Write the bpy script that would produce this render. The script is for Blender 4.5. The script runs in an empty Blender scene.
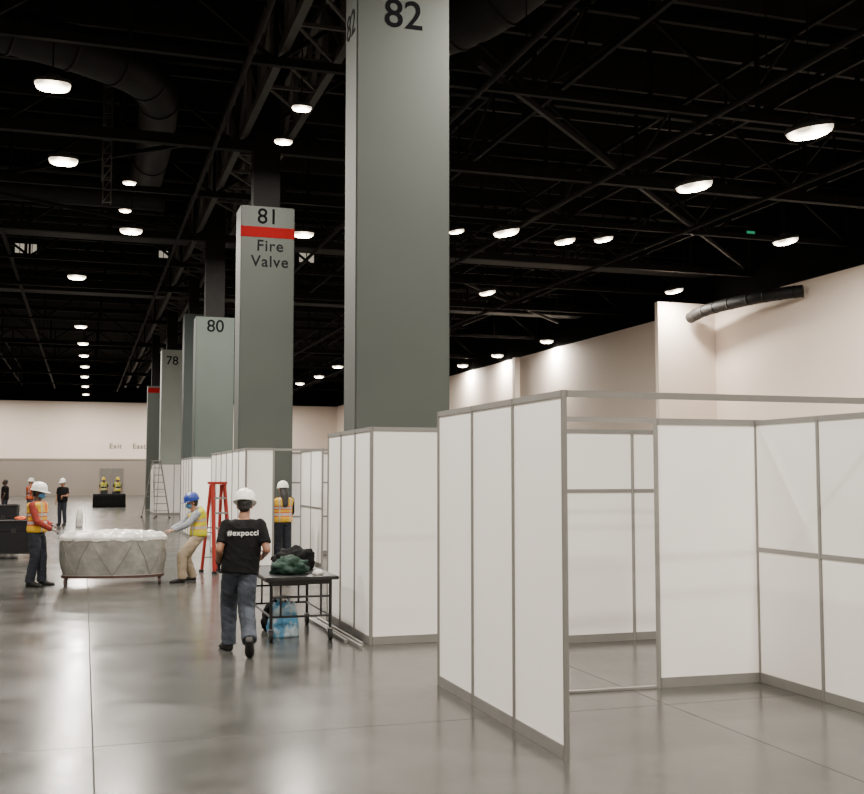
import bpy, bmesh, math, random
from mathutils import Vector, Matrix, noise
from mathutils.bvhtree import BVHTree
random.seed(7)
scene = bpy.context.scene
COL = scene.collection
V = Vector

# ------------------------------------------------------------------ materials
def mat(name, col, rough=0.6, metal=0.0, var=0.06, scale=6.0, bump=0.0, bscale=30.0, emit=None, estr=0.0, coord='Object', spec=None, col2=None):
    m = bpy.data.materials.new(name); m.use_nodes = True
    nt = m.node_tree; N = nt.nodes; L = nt.links
    b = N['Principled BSDF']
    b.inputs['Roughness'].default_value = rough
    b.inputs['Metallic'].default_value = metal
    if spec is not None: b.inputs['Specular IOR Level'].default_value = spec
    tc = N.new('ShaderNodeTexCoord')
    if var > 0:
        n = N.new('ShaderNodeTexNoise'); n.inputs['Scale'].default_value = scale; n.inputs['Detail'].default_value = 4
        L.new(tc.outputs[coord], n.inputs['Vector'])
        r = N.new('ShaderNodeValToRGB')
        r.color_ramp.elements[0].position = 0.3 if not col2 else .44; r.color_ramp.elements[1].position = 0.7 if not col2 else .56
        r.color_ramp.elements[0].color = (*[c*(1-var) for c in col], 1)
        r.color_ramp.elements[1].color = (*(col2 or [min(1, c*(1+var)) for c in col]), 1)
        L.new(n.outputs['Fac'], r.inputs['Fac']); L.new(r.outputs['Color'], b.inputs['Base Color'])
    else:
        b.inputs['Base Color'].default_value = (*col, 1)
    if bump > 0:
        n2 = N.new('ShaderNodeTexNoise'); n2.inputs['Scale'].default_value = bscale; n2.inputs['Detail'].default_value = 3
        L.new(tc.outputs[coord], n2.inputs['Vector'])
        bp = N.new('ShaderNodeBump'); bp.inputs['Strength'].default_value = bump; bp.inputs['Distance'].default_value = 0.02
        L.new(n2.outputs['Fac'], bp.inputs['Height']); L.new(bp.outputs['Normal'], b.inputs['Normal'])
    if emit:
        b.inputs['Emission Color'].default_value = (*emit, 1); b.inputs['Emission Strength'].default_value = estr
    return m

M = {}
M['panel'] = mat('panel_white', (0.90, 0.875, 0.84), 0.55, 0, 0.012, 1.5, spec=.35)
M['alu'] = mat('aluminium', (0.25, 0.245, 0.23), 0.45, 0.4, 0.04, 8)
M['column'] = mat('column_paint', (0.058, 0.067, 0.060), 0.6, 0, 0.06, 0.8, spec=.3)
M['column_green'] = mat('column_paint_green', (0.050, 0.064, 0.056), 0.6, 0, 0.06, 0.8, spec=.3)
M['column_brightened'] = mat('column_paint_brightened', (0.30, 0.335, 0.305), 0.6, 0, 0.06, 0.8, spec=.3)  # column paint lightened to stand in for light missing on its face
M['column_shaded'] = mat('column_paint_shaded', (0.045, 0.060, 0.056), 0.6, 0, 0.05, 0.8, spec=.3)  # same column paint with the shadow put into its colour
M['text_dark'] = mat('lettering_dark', (0.004, 0.004, 0.005), 0.9, 0, 0, spec=.05)
M['text_gray'] = mat('lettering_grey', (0.012, 0.012, 0.013), 0.9, 0, 0, spec=.05)
M['text_wall'] = mat('lettering_wall', (0.18, 0.14, 0.11), 0.8, 0, 0)
M['red'] = mat('red_band', (0.16, 0.003, 0.004), 0.8, 0, 0.03, spec=.1)
M['wall'] = mat('wall_paint', (0.72, 0.61, 0.525), 0.8, 0, 0.03, 0.4)
M['wall_low'] = mat('wall_low_paint', (0.22, 0.188, 0.16), 0.8, 0, 0.04, 0.4)
M['black'] = mat('ceiling_black', (0.0022, 0.0022, 0.0024), 0.95, 0, 0.2, 1, spec=.1)
M['steel'] = mat('painted_steel', (0.0056, 0.0051, 0.0050), 0.7, 0.0, 0.2, 3, spec=.15)
M['steel_lit'] = mat('steel_lit_tone', (0.013, 0.012, 0.0115), 0.6, 0.0, 0.2, 3, spec=.25)  # lighter copy of the steel, its lit look put into the colour
M['steel_pale'] = mat('pale_steel', (0.048, 0.045, 0.041), 0.6, 0.0, 0.2, 3, spec=.3)  # palest steel copy, the girder's lit look is in its colour
M['duct'] = mat('duct_paint', (0.0085, 0.0082, 0.008), 0.6, 0.0, 0.2, 2, spec=.25)
M['housing'] = mat('lamp_housing', (0.05, 0.05, 0.05), 0.5, 0.2, 0.1)
M['lit_window'] = mat('lit_box', (0.5, 0.5, 0.45), 0.5, 0, 0, emit=(1.0, 0.9, 0.72), estr=0.35)
M['green'] = mat('green_lamp', (0.05, 0.4, 0.2), 0.5, 0, 0, emit=(0.05, 0.6, 0.3), estr=0.35)
M['blk_plastic'] = mat('black_plastic', (0.012, 0.012, 0.013), 0.4, 0, 0.1)
M['rubber'] = mat('black_rubber', (0.010, 0.010, 0.010), 0.75, 0, 0.1)
M['chrome'] = mat('chrome_tube', (0.30, 0.30, 0.30), 0.25, 0.9, 0.05)
M['tube'] = mat('dark_tube', (0.025, 0.025, 0.025), 0.35, 0.5, 0.05)
M['bin'] = mat('bin_vinyl', (0.30, 0.30, 0.27), 0.22, 0.35, 0.22, 4, 1.0, 7)
M['bin_rib'] = mat('bin_rib', (0.19, 0.187, 0.165), 0.35, 0.3, 0.1, 6)
M['bin_hoop'] = mat('bin_hoop', (0.32, 0.315, 0.29), 0.35, 0.3, 0.1, 6)
M['film'] = mat('plastic_film', (0.58, 0.57, 0.54), 0.13, 0, 0.15, 5, 1.0, 7)
M['cart_base'] = mat('cart_base_paint', (0.05, 0.020, 0.014), 0.5, 0, 0.1)
M['ladder_red'] = mat('ladder_red', (0.32, 0.016, 0.008), 0.5, 0, 0.06)
M['wood_case'] = mat('case_black', (0.006, 0.006, 0.007), 0.6, 0, 0.2, spec=.2)
M['orange'] = mat('orange_cloth', (0.55, 0.08, 0.010), 0.7, 0, 0.06)
M['lime'] = mat('lime_cloth', (0.52, 0.50, 0.012), 0.7, 0, 0.06)
M['yellow'] = mat('yellow_cloth', (0.62, 0.36, 0.010), 0.7, 0, 0.06)
M['silver'] = mat('reflective_tape', (0.40, 0.40, 0.37), 0.35, 0.2, 0.03)
M['jeans'] = mat('jeans', (0.036, 0.044, 0.060), 0.85, 0, 0.4, 7, 0.9, 14)
M['navy'] = mat('navy_trousers', (0.010, 0.013, 0.022), 0.85, 0, 0.2, 9, 0.6, 16)
M['khaki'] = mat('khaki_trousers', (0.28, 0.22, 0.15), 0.85, 0, 0.1, 9, 0.8, 16)
M['tee'] = mat('black_tee', (0.0045, 0.0045, 0.005), 0.85, 0, 0.2, 9, 0.7, 14, spec=.2)
M['maroon'] = mat('red_orange_shirt', (0.22, 0.022, 0.012), 0.85, 0, 0.1, 9, 0.5, 14)
M['paleshirt'] = mat('pale_shirt', (0.26, 0.28, 0.31), 0.85, 0, 0.1, 9, 0.5, 14)
M['skin_mid'] = mat('skin_mid', (0.27, 0.13, 0.078), 0.55, 0, 0.05)
M['skin_dark'] = mat('skin_dark', (0.055, 0.026, 0.016), 0.5, 0, 0.05)
M['hat_white'] = mat('hat_white', (0.85, 0.84, 0.80), 0.3, 0, 0.01)
M['hat_blue'] = mat('hat_blue', (0.010, 0.035, 0.24), 0.35, 0, 0.02)
M['hat_yellow'] = mat('hat_yellow', (0.6, 0.45, 0.03), 0.3, 0, 0.02)
M['hair'] = mat('hair_black', (0.007, 0.006, 0.005), 0.5, 0, 0.2, 20, 0.6, 60)
M['mask_blue'] = mat('mask_blue', (0.05, 0.18, 0.32), 0.7, 0, 0.03)
M['eye'] = mat('eye_white', (0.6, 0.6, 0.58), 0.3, 0, 0)
M['lip'] = mat('lip', (0.16, 0.05, 0.04), 0.5, 0, 0)
M['green_cloth'] = mat('green_cloth', (0.006, 0.030, 0.018), 0.8, 0, 0.4, 6, 0.8, 12)
M['blue_bag'] = mat('blue_bag', (0.06, 0.26, 0.46), 0.45, 0, 0.1, 7, 0.8, 12, col2=(.40, .52, .58))
M['white_cloth'] = mat('white_cloth', (0.6, 0.59, 0.56), 0.8, 0, 0.05)
M['tee_print'] = mat('tee_print', (0.85, 0.85, 0.83), 0.7, 0, 0)
M['sole'] = mat('boot_leather', (0.010, 0.009, 0.008), 0.6, 0, 0.2)
M['door'] = mat('door_paint', (0.12, 0.108, 0.095), 0.6, 0, 0.05)

def lens_material():
    # emission drops toward the rim, imitating the soft glow around a lamp
    m = bpy.data.materials.new('lamp_lens'); m.use_nodes = True
    nt = m.node_tree; N = nt.nodes; L = nt.links; b = N['Principled BSDF']
    tc = N.new('ShaderNodeTexCoord'); mp = N.new('ShaderNodeMapping'); mp.inputs['Scale'].default_value = (1, 1.39, 0)
    ln = N.new('ShaderNodeVectorMath'); ln.operation = 'LENGTH'
    mr = N.new('ShaderNodeMapRange'); mr.inputs['From Min'].default_value = .10; mr.inputs['From Max'].default_value = .335
    mr.inputs['To Min'].default_value = 60; mr.inputs['To Max'].default_value = 1.6
    L.new(tc.outputs['Object'], mp.inputs[0]); L.new(mp.outputs[0], ln.inputs[0]); L.new(ln.outputs['Value'], mr.inputs['Value'])
    b.inputs['Base Color'].default_value = (.8, .76, .7, 1); b.inputs['Emission Color'].default_value = (1.0, .84, .62, 1)
    L.new(mr.outputs[0], b.inputs['Emission Strength']); return m
M['lens'] = lens_material()

def floor_material():
    m = bpy.data.materials.new('polished_concrete'); m.use_nodes = True
    nt = m.node_tree; N = nt.nodes; L = nt.links; b = N['Principled BSDF']
    tc = N.new('ShaderNodeTexCoord')
    def nz(scale, detail, rough=0.6, dist=0.0, off=0):
        n = N.new('ShaderNodeTexNoise'); n.inputs['Scale'].default_value = scale; n.inputs['Detail'].default_value = detail
        n.inputs['Roughness'].default_value = rough; n.inputs['Distortion'].default_value = dist
        mp = N.new('ShaderNodeMapping'); mp.inputs['Location'].default_value = (off, off*.7, 0)
        L.new(tc.outputs['Object'], mp.inputs[0]); L.new(mp.outputs[0], n.inputs['Vector']); return n
    n1 = nz(0.32, 4, 0.6, 0.6); n2 = nz(1.3, 7, 0.62, .5); n3 = nz(8, 6, .7); n4 = nz(.6, 6, .62, .9, 13)
    def math_(op, a, bb):
        x = N.new('ShaderNodeMath'); x.operation = op
        for i, s in enumerate((a, bb)):
            if isinstance(s, (int, float)): x.inputs[i].default_value = s
            else: L.new(s, x.inputs[i])
        return x.outputs[0]
    s = math_('ADD', math_('MULTIPLY', n1.outputs['Fac'], 0.42), math_('MULTIPLY', n2.outputs['Fac'], 0.42))
    s = math_('ADD', s, math_('MULTIPLY', n3.outputs['Fac'], 0.16))
    r = N.new('ShaderNodeValToRGB'); cr = r.color_ramp
    cr.elements[0].position = 0.34; cr.elements[0].color = (0.036, 0.0355, 0.032, 1)
    cr.elements[1].position = 0.66; cr.elements[1].color = (0.086, 0.085, 0.078, 1)
    L.new(s, r.inputs['Fac'])
    r2 = N.new('ShaderNodeValToRGB'); r2.color_ramp.elements[0].position = .54; r2.color_ramp.elements[1].position = .76
    r2.color_ramp.elements[0].color = (0, 0, 0, 1); r2.color_ramp.elements[1].color = (.5, .5, .5, 1)
    L.new(n4.outputs['Fac'], r2.inputs['Fac'])
    mx0 = N.new('ShaderNodeMix'); mx0.data_type = 'RGBA'
    L.new(r2.outputs['Color'], mx0.inputs[0]); L.new(r.outputs['Color'], mx0.inputs[6]); mx0.inputs[7].default_value = (0.028, 0.026, 0.021, 1)
    sp = N.new('ShaderNodeSeparateXYZ'); L.new(tc.outputs['Object'], sp.inputs[0])
    def joint(out, period, off, w):
        x = math_('SUBTRACT', out, off)
        x = math_('PINGPONG', x, period/2)
        return math_('LESS_THAN', x, w)
    j = math_('MAXIMUM', joint(sp.outputs['X'], 4.5, 0.1, 0.006), joint(sp.outputs['Y'], 4.6, 3.4, 0.006))
    mx = N.new('ShaderNodeMix'); mx.data_type = 'RGBA'
    L.new(math_('MULTIPLY', j, 0.65), mx.inputs[0]); L.new(mx0.outputs[2], mx.inputs[6]); mx.inputs[7].default_value = (0.012, 0.0115, 0.010, 1)
    L.new(mx.outputs[2], b.inputs['Base Color'])
    r3 = N.new('ShaderNodeMapRange'); r3.inputs['From Min'].default_value = .36; r3.inputs['From Max'].default_value = .64
    r3.inputs['To Min'].default_value = .15; r3.inputs['To Max'].default_value = .26
    L.new(s, r3.inputs['Value'])
    L.new(math_('MAXIMUM', r3.outputs[0], math_('MULTIPLY', j, .8)), b.inputs['Roughness'])
    b.inputs['Specular IOR Level'].default_value = .30
    bp = N.new('ShaderNodeBump'); bp.inputs['Strength'].default_value = 0.02; bp.inputs['Distance'].default_value = 0.01
    L.new(n3.outputs['Fac'], bp.inputs['Height']); L.new(bp.outputs['Normal'], b.inputs['Normal'])
    return m
M['floor'] = floor_material()

# ------------------------------------------------------------------ helpers
def link(o, parent=None):
    COL.objects.link(o)
    if parent is not None: o.parent = parent
    return o
def mesh_obj(name, bm, material, parent=None, smooth=False, loc=None):
    me = bpy.data.meshes.new(name); bmesh.ops.recalc_face_normals(bm, faces=bm.faces[:]) if len(bm.faces) else None
    bm.to_mesh(me); bm.free()
    for m in (material if isinstance(material, (list, tuple)) else [material]): me.materials.append(m)
    if smooth:
        for p in me.polygons: p.use_smooth = True
    o = bpy.data.objects.new(name, me)
    if loc is not None: o.location = loc
    return link(o, parent)
def empty(name, loc, label, cat, group=None, yaw=0):
    o = bpy.data.objects.new(name, None); o.location = loc; o.rotation_euler = (0, 0, yaw); o.empty_display_size = 0.2
    o['label'] = label; o['category'] = cat
    if group: o['group'] = group
    return link(o)
def tag(o, label, cat, group=None):
    o['label'] = label; o['category'] = cat
    if group: o['group'] = group
    return o
def box(bm, lo, hi):
    lo = V(lo); hi = V(hi); c = (lo+hi)/2; s = hi-lo
    bmesh.ops.create_cube(bm, size=1, matrix=Matrix.Translation(c) @ Matrix.Diagonal((s.x, s.y, s.z, 1)))
def frame(d, up=V((0, 0, 1))):
    d = d.normalized()
    if abs(d.dot(up)) > 0.99: up = V((0, 1, 0)) if abs(d.y) < .9 else V((1, 0, 0))
    x = d.cross(up).normalized(); y = x.cross(d).normalized()
    return x, y, d
def bar(bm, p0, p1, w=0.1, h=None):
    p0 = V(p0); p1 = V(p1); h = h or w
    x, y, d = frame(p1-p0); L_ = (p1-p0).length; c = (p0+p1)/2
    m = Matrix((x, y, d)).transposed().to_4x4(); m.translation = c
    bmesh.ops.create_cube(bm, size=1, matrix=m @ Matrix.Diagonal((w, h, L_, 1)))
def rod(bm, p0, p1, r0, r1=None, seg=12):
    p0 = V(p0); p1 = V(p1); r1 = r0 if r1 is None else r1
    x, y, d = frame(p1-p0); c = (p0+p1)/2
    m = Matrix((x, y, d)).transposed().to_4x4()
    if m.to_3x3().determinant() < 0: m = Matrix((-x, y, d)).transposed().to_4x4()
    m.translation = c
    bmesh.ops.create_cone(bm, cap_ends=True, segments=seg, radius1=r0, radius2=r1, depth=(p1-p0).length, matrix=m)
def ball(bm, c, r, basis=None, sub=2):
    if not isinstance(r, (tuple, list)): r = (r, r, r)
    m = Matrix.Identity(4) if basis is None else Matrix(basis).transposed().to_4x4()
    m.translation = V(c)
    bmesh.ops.create_icosphere(bm, subdivisions=sub, radius=1, matrix=m @ Matrix.Diagonal((*r, 1)))
def limb(bm, pts, rad, flat0=False, flat1=False, seg=14):
    pts = [V(p) for p in pts]
    for i in range(len(pts)-1): rod(bm, pts[i], pts[i+1], rad[i], rad[i+1], seg)
    for i, p in enumerate(pts):
        if (i == 0 and flat0) or (i == len(pts)-1 and flat1): continue
        ball(bm, p, rad[i]*0.995)
def loft(bm, rings, cap=True, mats=None):
    R = [[bm.verts.new(p) for p in r] for r in rings]; n = len(R[0])
    for i in range(len(R)-1):
        for k in range(n):
            f = bm.faces.new((R[i][k], R[i][(k+1) % n], R[i+1][(k+1) % n], R[i+1][k]))
            if mats: f.material_index = mats(i, k)
    if cap:
        bm.faces.new(R[0][::-1]); bm.faces.new(R[-1])
    return R
def tube_path(bm, pts, r, seg=20):
    rings = []
    pts = [V(p) for p in pts]
    ref = V((0.01, 0.02, 1)).normalized()
    for i, p in enumerate(pts):
        a = pts[max(0, i-1)]; b = pts[min(len(pts)-1, i+1)]
        d = (b-a).normalized()
        if abs(d.dot(ref)) > .97: u = V((1, 0, 0))
        else: u = ref
        x = d.cross(u).normalized(); y = x.cross(d).normalized()
        rings.append([p + (x*math.cos(t)+y*math.sin(t))*r for t in [2*math.pi*k/seg for k in range(seg)]])
    loft(bm, rings)
def catmull(pts, n=6):
    pts = [V(p) for p in pts]; out = []
    for i in range(len(pts)-1):
        p0 = pts[max(0, i-1)]; p1 = pts[i]; p2 = pts[i+1]; p3 = pts[min(len(pts)-1, i+2)]
        for k in range(n):
            t = k/n
            out.append(0.5*((2*p1)+(p2-p0)*t+(2*p0-5*p1+4*p2-p3)*t*t+(3*p1-p0-3*p2+p3)*t**3))
    out.append(pts[-1]); return out
def remesh(name, bm, material, parent, voxel, smooth_it=4, fac=0.5, wrinkle=0.0, seed=0):
    me = bpy.data.meshes.new('tmp'); bmesh.ops.recalc_face_normals(bm, faces=bm.faces[:]); bm.to_mesh(me); bm.free()
    t = bpy.data.objects.new('tmp', me); COL.objects.link(t)
    m = t.modifiers.new('r', 'REMESH'); m.mode = 'VOXEL'; m.voxel_size = voxel; m.use_smooth_shade = True
    s = t.modifiers.new('s', 'SMOOTH'); s.factor = fac; s.iterations = smooth_it
    dg = bpy.context.evaluated_depsgraph_get(); dg.update()
    nm = bpy.data.meshes.new_from_object(t.evaluated_get(dg))
    bpy.data.objects.remove(t); bpy.data.meshes.remove(me)
    nm.name = name; nm.materials.clear(); nm.materials.append(material)
    if wrinkle:
        disp = []
        for v in nm.vertices:
            c = v.co; a = noise.noise(V((c.x*9+seed, c.y*9, c.z*5+.6*noise.noise(c*6)*3)))
            b_ = 1-2*abs(noise.noise(V((c.x*7, c.y*7+seed, c.z*15+c.x*9))))
            disp.append(v.normal*wrinkle*(a*.9+b_*.7))
        for v, d in zip(nm.vertices, disp): v.co += d
    for p in nm.polygons: p.use_smooth = True; p.material_index = 0
    o = bpy.data.objects.new(name, nm)
    return link(o, parent)
def text_mesh(name, body, size, material, parent, mw=None, extrude=0.003, align='CENTER', spacing=1.0, bold=0.0):
    cu = bpy.data.curves.new('t', 'FONT'); cu.body = body; cu.size = size; cu.align_x = align; cu.align_y = 'CENTER'
    cu.extrude = extrude; cu.space_character = spacing; cu.offset = bold
    t = bpy.data.objects.new('t', cu); COL.objects.link(t)
    dg = bpy.context.evaluated_depsgraph_get(); dg.update()
    nm = bpy.data.meshes.new_from_object(t.evaluated_get(dg)); bpy.data.objects.remove(t)
    nm.name = name; nm.materials.clear(); nm.materials.append(material)
    if mw is not None: nm.transform(mw)
    o = bpy.data.objects.new(name, nm)
    return link(o, parent)
def structure(o): o['kind'] = 'structure'; return o

FACE_CAM = Matrix.Rotation(math.radians(90), 4, 'X')
FACE_LEFT = Matrix.Rotation(math.radians(-90), 4, 'Z') @ FACE_CAM

# ------------------------------------------------------------------ room shell
XR = 23.8; XL = -20.0; YF = 105.0; YN = -8.0; ZC = 12.6; WT = 8.65
bm = bmesh.new(); box(bm, (XL-.3, YN-.3, -0.2), (XR+.3, YF+.3, 0)); structure(mesh_obj('floor', bm, M['floor']))
bm = bmesh.new(); box(bm, (XL-.3, YN-.3, ZC), (XR+.3, YF+.3, ZC+.2)); structure(mesh_obj('ceiling', bm, M['black']))
def wall(name, lo, hi, upper_from, low_to=None):
    bm = bmesh.new()
    segs = [(0 if low_to is None else low_to, upper_from, 0), (upper_from, ZC, 1)]
    if low_to is not None: segs.append((0, low_to, 2))
    for z0, z1, mi in segs:
        n = len(bm.faces); box(bm, (lo[0], lo[1], z0), (hi[0], hi[1], z1)); bm.faces.ensure_lookup_table()
        for f in bm.faces[n:]: f.material_index = mi
    return structure(mesh_obj(name, bm, [M['wall'], M['black'], M['wall_low']]))
wall('wall_right', (XR, YN), (XR+.3, YF), WT)
wall('wall_left', (XL-.3, YN), (XL, YF), WT)
wall('wall_far', (XL, YF), (XR, YF+.3), WT, 3.3)
wall('wall_near', (XL, YN-.3), (XR, YN), WT)
bm = bmesh.new(); box(bm, (21.25, 37.2, 0), (XR-.001, 37.45, WT)); structure(mesh_obj('wall_pier', bm, M['wall']))
bm = bmesh.new(); box(bm, (23.5, 57.5, 0), (XR-.001, 57.9, WT)); structure(mesh_obj('wall_pier_narrow', bm, M['wall']))
for i, x in enumerate((1.9, 3.0)):
    bm = bmesh.new(); box(bm, (x-.5, YF-.06, 0), (x+.5, YF-.005, 2.5)); structure(mesh_obj('door_%d' % (i+1), bm, M['door']))
bm = bmesh.new(); box(bm, (XL, YF-.05, 3.25), (XR, YF-.001, 3.4)); structure(mesh_obj('trim_1', bm, M['wall_low']))
for tx, x in (('Exit', 2.75), ('East W', 5.35)):
    o = text_mesh('wall_lettering', tx, 0.66, M['text_wall'], None, Matrix.Translation((x, YF-.02, 4.55)) @ FACE_CAM, spacing=1.12, bold=.012)
    tag(o, 'grey word "%s" painted on the cream end wall' % tx, 'sign', 'wall lettering')

# ------------------------------------------------------------------ columns
def column(x0, x1, y0, y1, top, number, nz, mkey, label, size=.46, red=None, extra=None, side=False, nmat='text_dark', dx=0):
    e = empty('column', ((x0+x1)/2, (y0+y1)/2, 0), label, 'column', 'grey hall columns')
    w = (x1-x0)/2; d = (y1-y0)/2
    bm = bmesh.new(); box(bm, (-w, -d, 0), (w, d, top))
    bmesh.ops.bevel(bm, geom=[ed for ed in bm.edges if abs(ed.verts[0].co.z-ed.verts[1].co.z) > 1], offset=.02, segments=2, affect='EDGES')
    mesh_obj('shaft', bm, M[mkey], e)
    bm = bmesh.new(); box(bm, (-w*.5, -d*.5, top), (w*.5, d*.5, ZC-.002)); mesh_obj('steel_stub', bm, M['steel'], e)
    if number:
        text_mesh('number', number, size, M[nmat], e, Matrix.Translation((dx, -d-.004, nz)) @ FACE_CAM, bold=.003)
        if side: text_mesh('number', number, size*.9, M['text_gray'], e, Matrix.Translation((-w-.004, 0, nz-.1)) @ FACE_LEFT)
    if red:
        bm = bmesh.new(); box(bm, (-w-.003, -d-.006, red[0]), (w+.003, -d+.05, red[1])); mesh_obj('red_band', bm, M['red'], e)
    if extra:
        text_mesh('lettering', extra[0], extra[1], M['text_gray'], e, Matrix.Translation((.05, -d-.004, extra[2])) @ FACE_CAM, spacing=1.1, bold=.004)
    return e
column(3.25, 4.52, 13.3, 13.93, 9.2, '82', 7.92, 'column', 'tall grey concrete column numbered 82 rising from white partitions', size=.54, side=True)
column(3.25, 4.47, 24.2, 25.0, 7.97, '81', 7.73, 'column', 'grey column numbered 81 with red band and lettering', size=.50, red=(7.26, 7.5), extra=('Fire\nValve', .36, 6.88))
column(3.25, 4.45, 34.3, 35.1, 6.85, '80', 6.55, 'column_green', 'greenish grey column numbered 80 behind a white enclosure', size=.55)
column(3.72, 4.5, 44.0, 44.9, 8.35, None, 0, 'column_shaded', 'dark shadowed grey column without visible number')
column(3.5, 4.5, 54.0, 54.9, 8.0, '78', 7.45, 'column_brightened', 'grey column numbered 78 further down the aisle', size=.6)
column(3.4, 4.25, 64.0, 64.8, 7.0, None, 0, 'column', 'distant grey column with a red band at its top', red=(6.6, 6.9))

# ------------------------------------------------------------------ partition booths
H = 2.42
def post_bm(h, r=.022):
    bm = bmesh.new()
    pr = []
    for k in range(16):
        a = 2*math.pi*k/16; rr = r*(1.0 if k % 2 == 0 else .86); pr.append((math.cos(a)*rr, math.sin(a)*rr))
    loft(bm, [[V((x, y, 0)) for x, y in pr], [V((x, y, h)) for x, y in pr]]); return bm
def run(e, p0, p1, n, h=H, mids=(), fill=True, top=True, bottom=True, skip=(), lastpost=True, firstpost=True, rail_h=.045):
    o = e.location; p0 = V((p0[0], p0[1], 0))-V((o.x, o.y, 0)); p1 = V((p1[0], p1[1], 0))-V((o.x, o.y, 0))
    d = (p1-p0)/n; u = d.normalized()
    for i in range(n+1):
        if (i == n and not lastpost) or (i == 0 and not firstpost): continue
        mesh_obj('post', post_bm(h), M['alu'], e, loc=p0+d*i)
    for i in range(n):
        if i in skip: continue
        a = p0+d*i+u*.02; b = p0+d*(i+1)-u*.02
        if bottom:
            bm = bmesh.new(); bar(bm, a+V((0, 0, .045)), b+V((0, 0, .045)), .03, .088); mesh_obj('bottom_rail', bm, M['alu'], e)
        if top:
            bm = bmesh.new(); bar(bm, a+V((0, 0, h-rail_h/2)), b+V((0, 0, h-rail_h/2)), .03, rail_h); mesh_obj('top_rail', bm, M['alu'], e)
        for z in mids:
            bm = bmesh.new(); bar(bm, a+V((0, 0, z)), b+V((0, 0, z)), .03, .04); mesh_obj('middle_rail', bm, M['alu'], e)
        if fill:
            bm = bmesh.new(); bar(bm, a+V((0, 0, h/2+.02)), b+V((0, 0, h/2+.02)), .010, h-.10); mesh_obj('panel', bm, M['panel'], e)
def railbar(e, p0, p1, w=.03, h=.045, name='top_rail'):
    o = V((e.location.x, e.location.y, 0)); bm = bmesh.new(); bar(bm, V(p0)-o, V(p1)-o, w, h); mesh_obj(name, bm, M['alu'], e)

e = empty('exhibition_booth', (3.08, 6.67, 0), 'white panel booth with aluminium frame and open front', 'booth', 'white partition booths')
run(e, (3.08, 6.67), (3.08, 9.36), 3, h=2.455)
railbar(e, (3.10, 6.67, 2.43), (6.9, 6.67, 2.43))
railbar(e, (3.10, 9.36, 2.41), (9.0, 9.36, 2.41))
mesh_obj('post', post_bm(2.43), M['alu'], e, loc=(9.0-3.08, 9.36-6.67, 0))
mesh_obj('post', post_bm(2.43), M['alu'], e, loc=(6.9-3.08, 0, 0))
e = empty('exhibition_booth', (5.91, 8.6, 0), 'white corner partition with middle rail beside the open booth', 'booth', 'white partition booths')
run(e, (4.89, 8.64), (5.91, 8.6), 1, h=2.38, lastpost=False)
run(e, (5.91, 8.6), (5.91, 5.92), 3, h=2.38, mids=(1.2,))
railbar(e, (3.12, 8.7, .012), (4.86, 8.64, .012), .05, .02, 'floor_rail')
e = empty('exhibition_booth', (5.1, 11.2, 0), 'white panel back wall with middle rail seen through opening', 'booth', 'white partition booths')
run(e, (5.10, 11.2), (8.82, 11.2), 4, h=2.40, mids=(1.70,))
e = empty('exhibition_booth', (3.07, 11.77, 0), 'white panel enclosure wrapped around column numbered 82', 'booth', 'white partition booths')
run(e, (3.07, 13.98), (3.07, 11.77), 3)
run(e, (3.07, 11.77), (4.93, 11.77), 2, firstpost=False)
run(e, (4.93, 11.77), (4.93, 13.98), 3, firstpost=False)
e = empty('exhibition_booth', (3.07, 21.65, 0), 'white booth with doorway in front of column numbered 81', 'booth', 'white partition booths')
run(e, (3.07, 27.7), (3.07, 21.65), 6)
run(e, (3.07, 21.65), (3.62, 21.65), 1, firstpost=False)
railbar(e, (3.62, 21.65, H-.03), (6.6, 21.65, H-.03))
run(e, (4.62, 21.65), (4.62, 23.9), 2, mids=(1.2,))
run(e, (5.2, 21.65), (6.6, 21.65), 2, mids=(1.2,))
run(e, (4.66, 25.4), (6.9, 25.4), 3, mids=(.9, 1.7))
e = empty('exhibition_booth', (3.07, 33.0, 0), 'white panel enclosure around column numbered 80', 'booth', 'white partition booths')
run(e, (3.07, 36.6), (3.07, 33.0), 4); run(e, (3.07, 33.0), (4.93, 33.0), 2, firstpost=False)
e = empty('exhibition_booth', (3.2, 53.0, 0), 'small white panel enclosure around distant column', 'booth', 'white partition booths')
run(e, (3.2, 56.0), (3.2, 53.0), 3); run(e, (3.2, 53.0), (5.0, 53.0), 2, firstpost=False)
for (a, b) in (((2.90, 11.55, .02), (2.86, 13.9, .02)), ((2.96, 11.75, .02), (2.94, 14.0, .02)), ((2.84, 12.0, .02), (2.82, 14.1, .02))):
    bm = bmesh.new(); bar(bm, a, b, .035, .035)
    for p in (a, b): bar(bm, V(p)-V((.018, 0, 0)), V(p)+V((.018, 0, 0)), .03, .036)
    tag(mesh_obj('loose_rail', bm, M['alu']), 'loose aluminium frame rail lying on the concrete floor', 'rail', 'loose rails')

# ------------------------------------------------------------------ roof trusses, pipes, ducts
def truss_bars(bm, p0, p1, depth, panel, w, post):
    p0 = V(p0); p1 = V(p1); n = max(2, round((p1-p0).length/panel)); d = (p1-p0)/n; up = V((0, 0, depth))
    bar(bm, p0, p1, w, w*1.2); bar(bm, p0+up, p1+up, w, w*1.2)
    for i in range(n+1): bar(bm, p0+d*i, p0+d*i+up, post, post)
    for i in range(n):
        if i % 2: bar(bm, p0+d*i, p0+d*(i+1)+up, post, post)
        else: bar(bm, p0+d*i+up, p0+d*(i+1), post, post)
def truss(p0, p1, depth, panel, w=.14, m='steel', label='black steel lattice truss under the roof', post=.08):
    bm = bmesh.new(); truss_bars(bm, p0, p1, depth, panel, w, post)
    return tag(mesh_obj('roof_truss', bm, M[m]), label, 'truss', 'roof trusses')
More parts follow.
